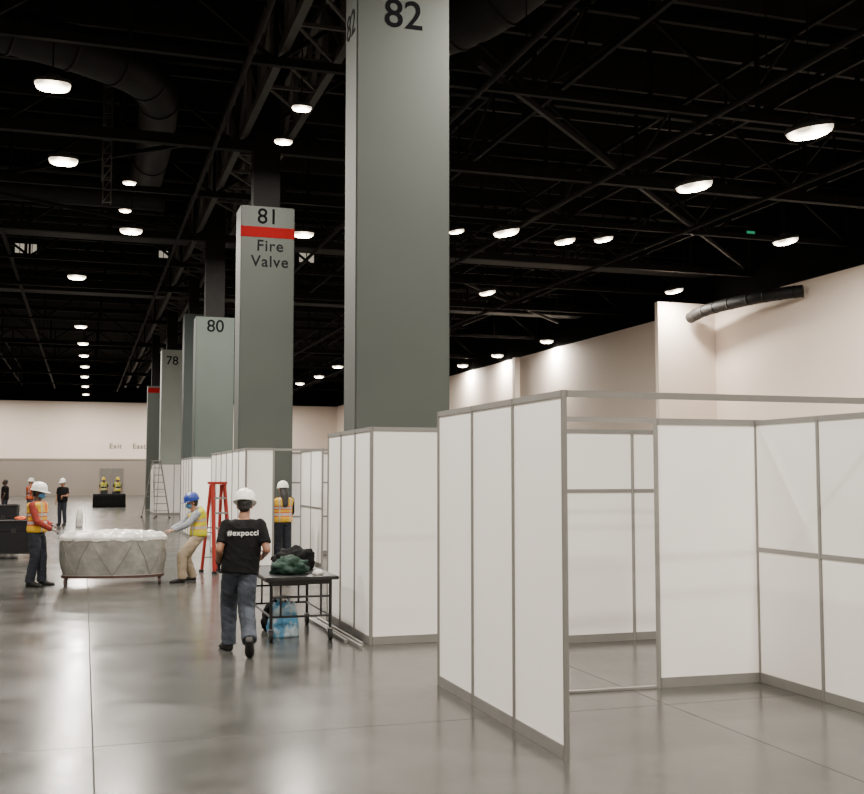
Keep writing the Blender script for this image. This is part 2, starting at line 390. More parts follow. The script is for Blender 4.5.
# box girder above the row of columns
bm = bmesh.new()
for x in (3.35, 4.4): truss_bars(bm, (x, 14.3, 9.75), (x, 100, 9.75), 1.5, 1.6, .15, .10)
for i in range(30):
    y = 15+i*1.6
    if any(y < c+.9 and y+1.6 > c-.1 for c in (24.2, 34.3, 44.0, 54.0)): continue
    bar(bm, (3.35, y, 9.75), (4.4, y, 9.75), .07); bar(bm, (3.35, y, 9.75), (4.4, y+1.6, 9.75), .05)
tag(mesh_obj('roof_truss', bm, M['steel_pale']), 'grey steel box lattice girder running above the columns', 'truss', 'roof trusses')
for i, y in enumerate((19.3, 24.6, 29.2, 34.7, 39.5, 44.9, 54.9, 64.8, 74, 84, 94)):
    truss((XL, y, 9.45), (XR, y, 9.45), 1.9, 2.6, .2 if i % 2 else .13)
for x in (-5.5, 9.4, 14.3, 19.4):
    truss((x, 14, 10.0), (x, 104, 10.0), 1.3, 2.6, .09, post=.05)
for a, b in (((6.9, 18.6), (22.8, 33.9)), ((9.2, 34.7), (22.8, 50))):
    bm = bmesh.new(); bar(bm, (*a, 9.62), (*b, 9.62), .09, .12)
    tag(mesh_obj('roof_bracing', bm, M['steel_lit']), 'long diagonal steel bracing bar below the roof', 'truss', 'diagonal braces')
for a, b in (((-14, 24.6), (3, 34.7)), ((3, 24.6), (-8, 34.7))):
    bm = bmesh.new(); bar(bm, (*a, 9.62), (*b, 9.62), .08, .1)
    tag(mesh_obj('roof_bracing', bm, M['steel']), 'long diagonal steel bracing bar below the roof', 'truss', 'diagonal braces')
for i in range(20):
    y = 16.5+i*2.45
    bm = bmesh.new(); box(bm, (XL, y-.06, 11.55), (XR, y+.06, 11.75)); box(bm, (XL, y-.01, 11.75), (XR, y+.01, ZC-.01)); tag(mesh_obj('roof_purlin', bm, M['steel_lit']), 'dark horizontal roof beam near the ceiling', 'beam', 'roof beams')
for x, z, r in ((2.65, 9.3, .05), (-2.6, 9.5, .07), (7.2, 9.35, .06), (12.1, 9.2, .07), (17.3, 9.3, .06)):
    bm = bmesh.new(); rod(bm, (x, 14, z), (x, 100, z), r)
    for y in range(17, 100, 6): rod(bm, (x, y, z), (x, y, ZC-.002), .012, seg=6)
    tag(mesh_obj('sprinkler_pipe', bm, M['steel']), 'thin dark sprinkler pipe hung from the roof', 'pipe', 'roof pipes')
def duct(pts, r, label, rings=True, m='duct'):
    bm = bmesh.new(); P = catmull(pts, 7); tube_path(bm, P, r, 24)
    if rings:
        for i in range(3, len(P)-1, 4):
            a = P[i]; d = (P[i+1]-P[i]).normalized(); rod(bm, a-d*.03, a+d*.03, r*1.05, seg=24)
    o = mesh_obj('air_duct', bm, M[m], smooth=False)
    for p in o.data.polygons: p.use_smooth = len(p.vertices) == 4
    return tag(o, label, 'duct')
duct([(-9, 19.9, 10.4), (-5, 20.6, 10.4), (-1.9, 21.6, 10.4), (0, 22.4, 10.35), (1.2, 23.6, 10.3), (1.48, 26, 10.25), (1.5, 31, 10.25)], .45, 'large round black air duct bending under the roof')
duct([(5.7, 22.0, 10.9), (6.3, 20.4, 10.8), (7.2, 18.9, 10.9), (8.2, 17.4, 11.6)], .58, 'large round dark air duct near the roof', m='steel_lit')
duct([(23.62, 31.4, 8.25), (23.1, 32.0, 8.22), (22.75, 33.0, 8.2), (22.6, 34.8, 8.2), (22.5, 36.0, 8.15), (22.5, 36.9, 8.02)], .22, 'black ribbed air hose beside the cream wall')
duct([(-12, 34.0, 10.4), (-2, 34.0, 10.4), (2.2, 34.0, 10.4)], .35, 'round black air duct crossing below the roof')
for x, y in ((.35, 26.2), (.4, 28.4)):
    bm = bmesh.new()
    for dx, dy in ((-.1, -.1), (.1, -.1), (.1, .1), (-.1, .1)): bar(bm, (dx, dy, 8.8), (dx, dy, ZC-.002), .03)
    for k in range(11):
        z = 8.8+k*.32; bar(bm, (-.1, -.1, z), (.1, -.1, z+.3), .02); bar(bm, (-.1, .1, z), (-.1, -.1, z+.3), .02); bar(bm, (-.1, -.1, z), (.1, -.1, z), .02)
    o = mesh_obj('hanging_truss', bm, M['steel_pale'], loc=(x, y, 0)); tag(o, 'short vertical lattice truss hung from the roof', 'truss', 'hanging trusses')
for y, z in ((37.5, 9.9), (49.5, 9.9)):
    e = empty('catwalk', (0, y, z), 'black steel maintenance catwalk spanning below the roof', 'catwalk', 'roof catwalks')
    bm = bmesh.new(); box(bm, (XL, -.45, -.06), (XR-.01, .45, 0)); mesh_obj('deck', bm, M['steel_lit'], e)
    for s in (-1, 1):
        bm = bmesh.new()
        for h in (.5, 1.0): bar(bm, (XL, s*.43, h), (XR-.01, s*.43, h), .05)
        for i in range(28): bar(bm, (XL+.5+i*1.55, s*.43, 0), (XL+.5+i*1.55, s*.43, 1.0), .04)
        for i in range(7): bar(bm, (XL+1+i*6.7, s*.43, 1.0), (XL+1+i*6.7, s*.43, ZC-z-.002), .03)
        mesh_obj('railing', bm, M['steel_lit'], e)
for (x, y, z, w, h) in ((8.35, 42.5, 10.75, .32, .36), (-2.1, 44.0, 10.6, .18, .2), (-2.55, 44.0, 10.6, .18, .2), (3.0, 46.5, 11.2, .2, .16)):
    e = empty('lit_window', (x, y, z), 'small dimly lit plant window high under roof', 'window', 'roof windows')
    bm = bmesh.new(); box(bm, (-w, 0, -h), (w, .1, h)); mesh_obj('frame', bm, M['steel'], e)
    for sx in (-1, 1):
        bm = bmesh.new(); box(bm, (min(sx*w*.08, sx*w*.92), -.02, -h*.9), (max(sx*w*.08, sx*w*.92), -.003, h*.9)); mesh_obj('pane', bm, M['lit_window'], e)
    bm = bmesh.new(); bar(bm, (0, .05, h), (0, .05, ZC-z-.002), .05); mesh_obj('hanger', bm, M['steel'], e)
e = empty('exit_lamp', (20.6, 30, 9.75), 'small green glowing sign lamp below the roof', 'lamp')
bm = bmesh.new(); box(bm, (-.18, 0, -.12), (.18, .08, .12)); mesh_obj('case', bm, M['steel'], e)
bm = bmesh.new(); box(bm, (-.15, -.01, -.09), (.15, -.002, .09)); mesh_obj('face', bm, M['green'], e)
bm = bmesh.new(); rod(bm, (0, .04, .12), (0, .04, ZC-9.752), .012); mesh_obj('rod', bm, M['steel'], e)

# ------------------------------------------------------------------ high bay lamps
ZL = 9.0
def sq(a, b, z, t, p=.6):
    c, s = math.cos(t), math.sin(t); return V((a*math.copysign(abs(c)**p, c), b*math.copysign(abs(s)**p, s), z))
def lamp_parts():
    def mk(name, prof, m):
        bm = bmesh.new(); rings = [[sq(r, .72*r, z, 2*math.pi*k/32) for k in range(32)] for r, z in prof]
        loft(bm, rings); me = bpy.data.meshes.new(name); bmesh.ops.recalc_face_normals(bm, faces=bm.faces[:]); bm.to_mesh(me); bm.free(); me.materials.append(M[m]); return me
    me1 = mk('housing', [(.05, .20), (.12, .19), (.15, .12), (.30, .08), (.325, .03), (.325, -.01)], 'housing')
    me2 = mk('lens', [(.31, -.012), (.30, -.06), (.27, -.10), (.20, -.135), (.10, -.15), (.02, -.153)], 'lens')
    bm = bmesh.new(); rod(bm, (0, 0, .18), (0, 0, ZC-ZL-.002), .015, seg=8); me3 = bpy.data.meshes.new('hanging_rod'); bm.to_mesh(me3); bm.free(); me3.materials.append(M['steel'])
    for p in me2.polygons: p.use_smooth = True
    return me1, me2, me3
LM = lamp_parts()
def light_data(e): 
    LD = bpy.data.lights.new('lamp_light', 'AREA'); LD.shape = 'DISK'; LD.size = .5; LD.energy = e; LD.color = (1.0, .925, .825); return LD
LDn = light_data(760); LDw = light_data(820); LDs = light_data(160); LDf = light_data(1250); LDh = light_data(480)
lamps = [(-.70, 20.45, 1), (-.6, 25.4, 1), (1.15, 32.2, 1), (-.4, 40.4, 1), (-.3, 54, .9), (-.2, 61, .9), (-.15, 67.2, .9), (-.1, 74, .9), (-.1, 81.6, .9), (-.05, 90.6, .9), (0, 99.6, .9),
 (3.87, 20.3, .6), (3.9, 22.5, .6), (6.0, 31.1, 1), (.9, 26.9, .5), (.9, 29.8, .5), (14.1, 18.4, 1.5), (14.1, 22.85, 1.4), (20.1, 27.5, 1.2), (21.5, 36.4, 1.1), (11.6, 29.0, 1.2), (10.2, 29.4, .7), (13.75, 29.6, 1), (14.75, 29.0, .9),
 (14.8, 39, 1), (23.25, 52.4, 1.1), (23.25, 59.6, 1.1), (23.25, 65.8, 1.1), (15.8, 82.6, 1.1), (16, 76.4, 1.1), (15.7, 69, 1.1), (8, 99.5, 1), (-8, 99.5, 1), (16, 99.5, 1), (-8, 84, 1),  # unseen lamps close to the end wall are added to brighten it
 (-.7, 13.5, 1), (-.7, 6.5, 1), (-.7, -1, 1), (6, 12, 1), (6, 4, 1), (6, -3, 1), (14, 10, 1), (14, 2, 1), (-8, 8, 1), (-8, 23, 1), (-8, 36, 1), (-8, 52, 1), (20, 12, 1)]
for x, y, s in lamps:
    e = empty('high_bay_lamp', (x, y, ZL), 'bright oval high bay lamp hanging from the dark roof', 'lamp', 'high bay lamps')  # also used for the added, unseen lamps near the end wall
    tilt = math.radians(-12) if x > 10 and y < 40 else 0
    for nm, me in zip(('housing', 'lens', 'hanging_rod'), LM):
        o = bpy.data.objects.new(nm, me)
        if nm != 'hanging_rod': o.scale = (s, s, s*.85); o.rotation_euler = (0, tilt, 0)
        link(o, e)
    ld = LDf if y > 95 else LDw if x > 23 else LDh if x > 13 else LDs if s < .65 else LDn
    l = bpy.data.objects.new('lamp_light', ld); l.location = (0, 0, -.20*s-.02); link(l, e)

# ------------------------------------------------------------------ people
def unit(v): return V(v).normalized()
def torso_rings(J, grow, t0, t1, n, k=28, wmin=0, dmin=0):
    P = [V(J['pelvis'])-V((0, 0, .06)), V(J['chest']), V(J['neck'])]
    prof = [(0, .150, .105), (.12, .165, .115), (.35, .145, .100), (.6, .168, .118), (.80, .188, .112), (.90, .165, .095), (.96, .10, .075), (1.0, .062, .062)]
    def lerp(t):
        for a, b in zip(prof, prof[1:]):
            if t <= b[0]:
                f = (t-a[0])/(b[0]-a[0]); f = f*f*(3-2*f); return a[1]+(b[1]-a[1])*f, a[2]+(b[2]-a[2])*f
        return prof[-1][1:]
    def pos(t):
        return (1-t)**2*P[0] + 2*t*(1-t)*(2*P[1]-.5*P[0]-.5*P[2]) + t*t*P[2]
    rings = []
    right = unit(J.get('right', (1, 0, 0)))
    for i in range(n):
        t = t0+(t1-t0)*i/(n-1); c = pos(t); tg = (pos(t+.01)-pos(t-.01)).normalized()
        rx = (right - tg*right.dot(tg)).normalized(); fw = tg.cross(rx).normalized()
        w, d = lerp(max(0, min(1, t)))
        if t < .75: w = max(w, wmin); d = max(d, dmin)
        w += grow; d += grow
        ring = []
        for q in range(k):
            a = 2*math.pi*q/k; ca, sa = math.cos(a), math.sin(a)
            ring.append(c + rx*w*math.copysign(abs(ca)**.85, ca) + fw*d*math.copysign(abs(sa)**.85, sa))
        rings.append(ring)
    return rings
def hand(bm, w, d, n, t, curl=.5, g=0.0):
    w = V(w); d = unit(d); n = V(n); n = (n-d*n.dot(d)).normalized(); t0 = d.cross(n).normalized(); t = t0 if t0.dot(V(t)) > 0 else -t0
    ball(bm, w+d*.045, (.040+g, .016+g, .052+g), (t, n, d), 2)
    for i, L_ in enumerate((.070, .078, .072, .056)):
        p = w+d*.082+t*(.029-.0195*i); a = curl*.35
        for s, seg in enumerate((.42, .33, .25)):
            q = p+(d*math.cos(a)+n*math.sin(a))*L_*seg*1.05
            rod(bm, p, q, .0088+g-.001*s, .0082+g-.001*s, 8); ball(bm, q, .0084+g-.001*s, sub=1); p = q; a += curl
    p = w+d*.022+t*.030; dd = (d*.65+t*.75+n*.15).normalized()
    q = p+dd*.038; ball(bm, p, .0125+g, sub=1); rod(bm, p, q, .012+g, .010+g, 8); ball(bm, q, .010+g, sub=1)
    q2 = q+(d*.9+t*.15+n*(.2+curl*.4)).normalized()*.030; rod(bm, q, q2, .010+g, .0085+g, 8); ball(bm, q2, .0085+g, sub=1)
def hard_hat(parent, Mh, material):
    bm = bmesh.new(); n = 36
    prof = [(1.0, -.004), (1.0, .02), (.985, .045), (.93, .075), (.82, .10), (.62, .122), (.36, .134), (.08, .138)]
    def pt(r, z, a, ext=0): return V(((.113+ext)*r*math.cos(a), (.138+ext)*r*math.sin(a), z))
    rings = [[pt(r, z, 2*math.pi*k/n) for k in range(n)] for r, z in prof]
    for ri, (r, z) in enumerate(prof):
        for k in range(n):
            x = rings[ri][k].x
            if z > .05 and abs(x) < .022: rings[ri][k].z += .008
    loft(bm, rings)
    def br(k):
        a = 2*math.pi*k/n; f = max(0, math.sin(a))**3; return .012+.05*f, a
    outer = []; outer2 = []
    for k in range(n):
        e_, a = br(k); outer.append(pt(1, -.006-.012*max(0, math.sin(a))**2, a, e_)); outer2.append(outer[-1]+V((0, 0, .007)))
    inner = [pt(.97, -.004, 2*math.pi*k/n) for k in range(n)]; inner2 = [pt(.97, .006, 2*math.pi*k/n) for k in range(n)]
    loft(bm, [inner, outer, outer2, inner2], cap=False)
    o = mesh_obj('hard_hat', bm, material, parent, smooth=True)
    o.data.transform(Mh @ Matrix.Translation((0, 0, .045)) @ Matrix.Rotation(math.radians(-4), 4, 'X'))
    return o
def boot(parent, ankle, yaw, material, pitch=0.0, s=1.0):
    bm = bmesh.new(); rings = []
    for (y, w, h) in ((-.075, .022, .05), (-.065, .036, .085), (-.03, .042, .115), (.02, .042, .118), (.06, .045, .085), (.11, .05, .065), (.155, .048, .052), (.185, .036, .04), (.198, .015, .025)):
        ring = []
        for k in range(16):
            a = 2*math.pi*k/16
            z = max(0, h*(.5+.62*math.sin(a))) if math.sin(a) < .8 else h
            ring.append(V((w*math.cos(a), y, z)))
        rings.append(ring)
    loft(bm, rings)
    rod(bm, (0, -.025, .06), (0, -.025, .15), .044, .047, 16)
    o = mesh_obj('boot', bm, material, parent, smooth=True)
    A = V(ankle); mt = Matrix.Translation((A.x, A.y, A.z)) @ Matrix.Rotation(yaw, 4, 'Z') @ Matrix.Rotation(pitch, 4, 'X') @ Matrix.Translation((0, .02, -.085)) @ Matrix.Diagonal((s, s, s, 1))
    o.data.transform(mt); return o
def person(loc, yaw, J, skin, shirt, trousers, hat=None, vest=None, vest2=None, sleeve='short', mask=None, hair=None, long_hair=False, glove=None, label='', voxel=.009, group=None, back_text=None, boots='sole', baggy=1.0):
    e = empty('person', loc, label, 'person', group, yaw)
    hp = J.get('head_pitch', 0); hy = J.get('head_yaw', 0); hc = V(J['head'])
    Mh = Matrix.Translation(hc) @ Matrix.Rotation(hy, 4, 'Z') @ Matrix.Rotation(hp, 4, 'X')
    def hb(p): return Mh @ V(p)
    B = [Mh.to_3x3() @ V(a) for a in ((1, 0, 0), (0, 1, 0), (0, 0, 1))]
    bm = bmesh.new()
    loft(bm, torso_rings(J, -.010, 0, 1, 22))
    limb(bm, [J['neck'], hc+V((0, -.01, -.06))], [.062, .055])
    ball(bm, V(J['neck'])-V((0, .01, .03)), (.10, .07, .05))
    ball(bm, hb((0, -.012, .03)), (.074, .093, .098), B, 3); ball(bm, hb((0, .028, -.045)), (.056, .062, .07), B, 3)
    ball(bm, hb((0, .035, -.09)), (.03, .035, .026), B, 2)
    limb(bm, [hb((0, .078, .012)), hb((0, .104, -.028))], [.009, .014]); ball(bm, hb((0, .07, .03)), (.055, .02, .012), B)
    for s in (-1, 1): ball(bm, hb((s*.077, -.005, -.005)), (.010, .020, .032), B); ball(bm, hb((s*.03, .088, -.055)), (.02, .01, .006), B)
    for s in 'LR':
        k_, a_ = V(J['knee'+s]), V(J['ankle'+s])
        limb(bm, [J['hip'+s], k_, k_*.68+a_*.32, a_-V((0, 0, .02))], [.076, .045, .046, .034])
        limb(bm, [J['sh'+s], J['el'+s], J['wr'+s]], [.050, .040, .027])
        if not (glove and s in glove): hand(bm, J['wr'+s], J['hd'+s], J['hn'+s], J['ht'+s], J.get('curl'+s, .5))
    remesh('body', bm, M[skin], e, voxel*.75, 2, .4)
    if glove:
        for s in glove:
            bm = bmesh.new(); w = V(J['wr'+s]); d = unit(J['hd'+s]); rod(bm, w-d*.05, w+d*.01, .036, .033)
            hand(bm, w, d, J['hn'+s], J['ht'+s], J.get('curl'+s, .5), .002); remesh('glove', bm, M['rubber'], e, .006, 2, .4)
    if voxel < .013:
        for s in (-1, 1):
            bm = bmesh.new(); ball(bm, hb((s*.03, .075, .012)), (.013, .010, .008), B)
            bmesh.ops.create_icosphere(bm, subdivisions=1, radius=.006, matrix=Matrix.Translation(hb((s*.03, .082, .012))))
            mesh_obj('eye', bm, M['hair'] if skin == 'skin_dark' else M['eye'], e, True)
        if not mask:
            bm = bmesh.new(); ball(bm, hb((0, .088, -.058)), (.024, .008, .008), B); mesh_obj('mouth', bm, M['lip'], e, True)
    if mask:
        bm = bmesh.new(); ball(bm, hb((0, .052, -.045)), (.062, .068, .052), B, 3); mesh_obj('face_mask', bm, M[mask], e, True)
    if hair:
        bm = bmesh.new(); ball(bm, hb((0, -.03, .03)), (.082, .088, .098), B, 3)
        if long_hair:
            limb(bm, [hb((0, -.06, .0)), hb((0, -.11, -.12)), hb((0, -.150, -.30))], [.082, .088, .070])
        else: ball(bm, hb((0, -.055, -.03)), (.068, .05, .05), B, 2)
        remesh('hair', bm, M[hair], e, .01, 3)
    bm = bmesh.new(); loft(bm, torso_rings(J, .004, -.02, .22, 6))
    g = baggy; W = .008 if voxel < .013 else 0
    for s in 'LR':
        h, k, a = V(J['hip'+s]), V(J['knee'+s]), V(J['ankle'+s])
        limb(bm, [h, h*.5+k*.5, k, k*.45+a*.55, a+V((0, 0, -.02))], [.098, .090*g, .080*g, .071*g, .070*g], flat1=True, seg=18)
    remesh('trousers', bm, M[trousers], e, voxel, 4, wrinkle=W, seed=3)
    bm = bmesh.new()
    if sleeve == 'short': loft(bm, torso_rings(J, .020, .0, .975, 22, wmin=.176, dmin=.122))
    else: loft(bm, torso_rings(J, .014, .10, .975, 18))
    for s in 'LR':
        a, b, c = V(J['sh'+s]), V(J['el'+s]), V(J['wr'+s])
        if sleeve == 'short': limb(bm, [a, a*.25+b*.75], [.064, .062], flat1=True, seg=18)
        else: limb(bm, [a, b, c], [.066, .053, .040], flat1=True, seg=16)
    sh = remesh('shirt', bm, M[shirt], e, voxel, 4, wrinkle=W*.9, seed=8)
    for s in 'LR':
        boot(e, J['ankle'+s], J.get('toe'+s, 0), M[boots], J.get('fp'+s, 0))
    if vest:
        bm = bmesh.new(); nr = 26; kk = 40
        def mi(i, k):
            a = 2*math.pi*(k+.5)/kk; ca, sa = math.cos(a), math.sin(a)
            if i in (5, 6, 11, 12): return 1
            if .42 < abs(ca) < .62: return 1
            if abs(ca) <= .2 and i > 14: return 2
            if i in (4, 7, 10, 13): return 2
            return 0
        R = torso_rings(J, .038, .05, .945, nr, kk, wmin=.158)
        for i, r in enumerate(R):
            c = sum(r, V())/len(r)
            for k in range(kk):
                q = r[k]-c; r[k] = c+q*(1+.05*noise.noise(V((k*.35, i*.28, 4)))*(1 if i < 18 else .3))
        loft(bm, R, mats=mi)
        mesh_obj('safety_vest', bm, [M[vest], M['silver'], M[vest2 or vest]], e, True)
    if hat: hard_hat(e, Mh, M[hat])
    if back_text:
        txt = text_mesh('shirt_print', back_text[0], back_text[1], M['tee_print'], e, FACE_CAM, extrude=0.0, bold=.0010, spacing=1.10)
        bmt = bmesh.new(); bmt.from_mesh(txt.data); bmesh.ops.triangulate(bmt, faces=bmt.faces[:]); bmesh.ops.subdivide_edges(bmt, edges=bmt.edges[:], cuts=2)
        bs = bmesh.new(); bs.from_mesh(sh.data); tree = BVHTree.FromBMesh(bs)
        for v in bmt.verts:
            p = V((v.co.x, -1, v.co.z+back_text[2])); hit = tree.ray_cast(p, V((0, 1, 0)))
            v.co = V((p.x, (hit[0].y if hit[0] else -.12)-.006, p.z))
        bmt.to_mesh(txt.data); bmt.free(); bs.free()
    return e
def base(**kw):
    J = dict(pelvis=(0, 0, .93), chest=(0, .0, 1.22), neck=(0, -.01, 1.44), head=(0, .015, 1.575),
        hipL=(-.085, 0, .90), hipR=(.085, 0, .90), kneeL=(-.10, .02, .49), kneeR=(.10, .02, .49), ankleL=(-.11, -.02, .085), ankleR=(.11, -.02, .085),
        shL=(-.175, -.01, 1.365), shR=(.175, -.01, 1.365), elL=(-.235, -.03, 1.10), elR=(.235, -.03, 1.10), wrL=(-.24, .05, .86), wrR=(.24, .05, .86),
        hdL=(0, .12, -1), hdR=(0, .12, -1), hnL=(1, 0, 0), hnR=(-1, 0, 0), htL=(0, 1, 0), htR=(0, 1, 0), toeL=.12, toeR=-.12, curlL=.45, curlR=.45)
    J.update(kw); return J
J = base(pelvis=(-.03, .0, .90), chest=(.0, .03, 1.185), neck=(.01, .04, 1.415), head=(.02, .08, 1.55), head_pitch=-.20, head_yaw=-.12,
    hipL=(-.110, .02, .87), hipR=(.050, -.02, .87), kneeL=(-.13, .26, .51), kneeR=(.050, .02, .46), ankleL=(-.125, .26, .088), ankleR=(.065, -.36, .21),
    fpL=0.0, fpR=-.80, toeL=.35, toeR=-.10,
    shL=(-.17, .02, 1.35), shR=(.18, .02, 1.35),
    elL=(-.245, -.08, 1.10), elR=(.250, -.09, 1.09), wrL=(-.245, .12, .95), wrR=(.235, .16, 1.02), hdL=(.05, .6, -1), hdR=(-.2, .9, -.3), curlL=.75, curlR=.75)
person((1.62, 11.60, 0), -.10, J, 'skin_mid', 'tee', 'jeans', hat='hat_white', hair='hair', glove='L', back_text=('#expocci', .080, 1.27),
    label='person walking in black t-shirt, blue jeans and white hard hat', voxel=.009, baggy=1.10)
J = base(elR=(.24, .10, 1.10), wrR=(.16, .32, .96), hdR=(-.1, .9, -.25), elL=(-.24, -.02, 1.10), wrL=(-.12, .20, 1.02), hdL=(.5, .7, 0), hnR=(0, 0, -1), htR=(-1, 0, 0), hnL=(0, 0, -1), htL=(1, 0, 0), curlR=.7,
    kneeL=(-.10, .05, .49), ankleL=(-.12, .05, .085), ankleR=(.12, -.06, .085), head_pitch=-.1)
person((-.74, 19.70, 0), math.radians(-112), J, 'skin_dark', 'maroon', 'navy', hat='hat_white', vest='yellow', vest2='orange', sleeve='long', mask='mask_blue', hair='hair',
    label='person in yellow safety vest and white hard hat gripping bin', voxel=.010, baggy=1.08)
J = base(pelvis=(0, -.13, .82), chest=(0, -.12, 1.09), neck=(0, -.05, 1.27), head=(0, -.01, 1.385), head_pitch=-.12,
    hipL=(-.085, -.12, .79), hipR=(.085, -.12, .79), kneeL=(-.12, .18, .47), kneeR=(.12, .06, .43), ankleL=(-.13, .18, .088), ankleR=(.13, -.08, .088),
    shL=(-.175, -.07, 1.20), shR=(.175, -.07, 1.20), elL=(-.20, .12, 1.01), elR=(.20, .12, 1.01), wrL=(-.13, .32, .915), wrR=(.13, .32, .915), hdL=(.05, 1, -.25), hdR=(-.05, 1, -.25), hnL=(0, 0, -1), hnR=(0, 0, -1), htL=(1, 0, 0), htR=(-1, 0, 0), curlL=.75, curlR=.75)
person((1.83, 19.66, 0), math.radians(98), J, 'skin_mid', 'paleshirt', 'khaki', hat='hat_blue', vest='lime', vest2='yellow', sleeve='long', hair='hair', mask='mask_blue',
    label='person in lime vest and blue hard hat pulling the bin', voxel=.010, baggy=1.1)
J = base(elL=(-.22, .06, 1.10), wrL=(-.10, .22, 1.05), elR=(.22, .06, 1.1), wrR=(.10, .22, 1.02), hdL=(.6, .6, 0), hdR=(-.6, .6, 0))
person((3.93, 22.3, 0), math.radians(10), J, 'skin_mid', 'tee', 'navy', hat='hat_white', vest='yellow', vest2='orange', sleeve='long', hair='hair', long_hair=True,
    label='person with long dark hair and orange vest in booth doorway', voxel=.012)
person((-.75, 43.2, 0), math.radians(150), base(elL=(-.25, .05, 1.1), wrL=(-.12, .24, 1.1)), 'skin_mid', 'tee', 'navy', hat='hat_white', hair='hair', label='distant person in black clothes standing in the aisle', voxel=.018)
person((-2.05, 46.9, 0), math.radians(-60), base(), 'skin_mid', 'maroon', 'jeans', hat='hat_white', vest='orange', label='distant person in orange vest and white hard hat', voxel=.018)
person((-3.05, 47.5, 0), math.radians(80), base(), 'skin_dark', 'tee', 'navy', hair='hair', label='distant dark clothed person standing beside black cases', voxel=.018)
person((1.15, 68.3, 0), math.radians(170), base(), 'skin_mid', 'tee', 'navy', hat='hat_yellow', vest='lime', label='distant person in lime vest behind draped table', voxel=.02)
person((1.95, 68.3, 0), math.radians(200), base(), 'skin_mid', 'tee', 'navy', hat='hat_yellow', vest='lime', label='distant person in lime vest beside a colleague', voxel=.02)

# ------------------------------------------------------------------ casters
def caster(parent, x, y, z, r=.055, m='rubber', fm='chrome'):
    bm = bmesh.new(); rod(bm, (x-.018, y, r), (x+.018, y, r), r, seg=20); rod(bm, (x-.022, y, r), (x+.022, y, r), r*.45, seg=14); mesh_obj('caster_wheel', bm, M[m], parent)
    bm = bmesh.new()
    for s in (-1, 1): bar(bm, (x+s*.026, y, r), (x+s*.026, y, 2*r+.01), .005, .03)
    box(bm, (x-.03, y-.03, 2*r+.008), (x+.03, y+.03, 2*r+.018)); rod(bm, (x, y, 2*r+.015), (x, y, z), .014)
    mesh_obj('caster_fork', bm, M[fm], parent)
# ------------------------------------------------------------------ rolling bin
e = empty('rolling_bin', (.52, 19.7, 0), 'oval rolling bin wrapped in silvery plastic, white film on top', 'bin', yaw=math.radians(-3))
NB = 144
def sup(a, b, z, k, p=.5, amp=0):
    t = 2*math.pi*k/NB; c, s = math.cos(t), math.sin(t); w = 1+amp
    return V((a*w*math.copysign(abs(c)**p, c), b*w*math.copysign(abs(s)**p, s), z))
PR = .92
def binpt(k, f, off=0):
    f2 = min(1, max(0, f)); tri = abs(2*((k/18.0) % 1)-1); fold = .014*math.exp(-((tri-f2)**2)/.004)
    cr_ = .012*abs(noise.noise(V((k*.5, f*9, 6))))
    amp = .014*noise.noise(V((k*.25, f*3, 0)))+fold+cr_+.035*math.sin(f2*math.pi)
    return sup(.83+.05*f, .42+.05*f, .17+.62*f, k, PR, amp+off)
bm = bmesh.new(); loft(bm, [[binpt(k, i/30) for k in range(NB)] for i in range(31)]); mesh_obj('bin_body', bm, M['bin'], e, True)
for j in range(0, NB, 18):
    for dk in (-9, 9):
        bm = bmesh.new(); tube_path(bm, [binpt(j+dk*(i/8), i/8, .003) for i in range(9)], .0065, 8); mesh_obj('strut', bm, M['bin_rib'], e, True)
for z in (0.0, .98):
    bm = bmesh.new(); P = [binpt(k, z, .008) for k in range(NB)]
    for k in range(NB): bar(bm, P[k], P[(k+1) % NB], .014, .020)
    mesh_obj('hoop', bm, M['bin_hoop'], e)
bm = bmesh.new(); rings = []
for i in range(18):
    f = i/17; sc = math.cos(f*math.pi/2*.97)
    ring = []
    for k in range(NB):
        t = 2*math.pi*k/NB; px, py = sc*math.cos(t), sc*math.sin(t)
        rg = abs(noise.noise(V((px*5, py*5, 2))))+.5*abs(noise.noise(V((px*11, py*11, 7))))
        z = .795+.115*math.sin(min(1, f*1.05)*math.pi/2) + (.045*rg)*min(1, f*5)
        if i == 0: z = .765+.03*noise.noise(V((k*.3, 0, 0)))
        ring.append(sup(.905*sc, .485*sc, z, k, PR+(1-PR)*f, .006*noise.noise(V((k*.5, f*5, 9)))))
    rings.append(ring)
loft(bm, rings); mesh_obj('plastic_cover', bm, M['film'], e, False)
bm = bmesh.new(); loft(bm, [[sup(.86, .44, z, k, .7) for k in range(NB)] for z in (.13, .17)]); mesh_obj('base_platform', bm, M['cart_base'], e)
for x in (-.78, .78):
    for y in (-.20, .20): caster(e, x, y, .135, .058, 'cart_base', 'cart_base')

# ------------------------------------------------------------------ table with bags
e = empty('folding_table', (2.38, 12.95, 0), 'black topped trolley table with tubular legs on casters', 'table')
bm = bmesh.new(); box(bm, (-.42, -.78, .69), (.42, .78, .73)); bmesh.ops.bevel(bm, geom=bm.edges[:], offset=.008, segments=2, affect='EDGES'); mesh_obj('table_top', bm, M['blk_plastic'], e)
bm = bmesh.new()
for s in (-1, 1): bar(bm, (s*.33, -.72, .665), (s*.33, .72, .665), .03, .05)
for s in (-1, 1): bar(bm, (-.33, s*.7, .665), (.33, s*.7, .665), .03, .05)
mesh_obj('frame', bm, M['blk_plastic'], e)
for x in (-.34, .34):
    for y in (-.68, .68):
        bm = bmesh.new(); rod(bm, (x, y, .15), (x, y, .68), .019); rod(bm, (x*.68, y, .28), (x*.68, y, .68), .012); mesh_obj('leg', bm, M['tube'], e)
        caster(e, x, y, .17, .065)
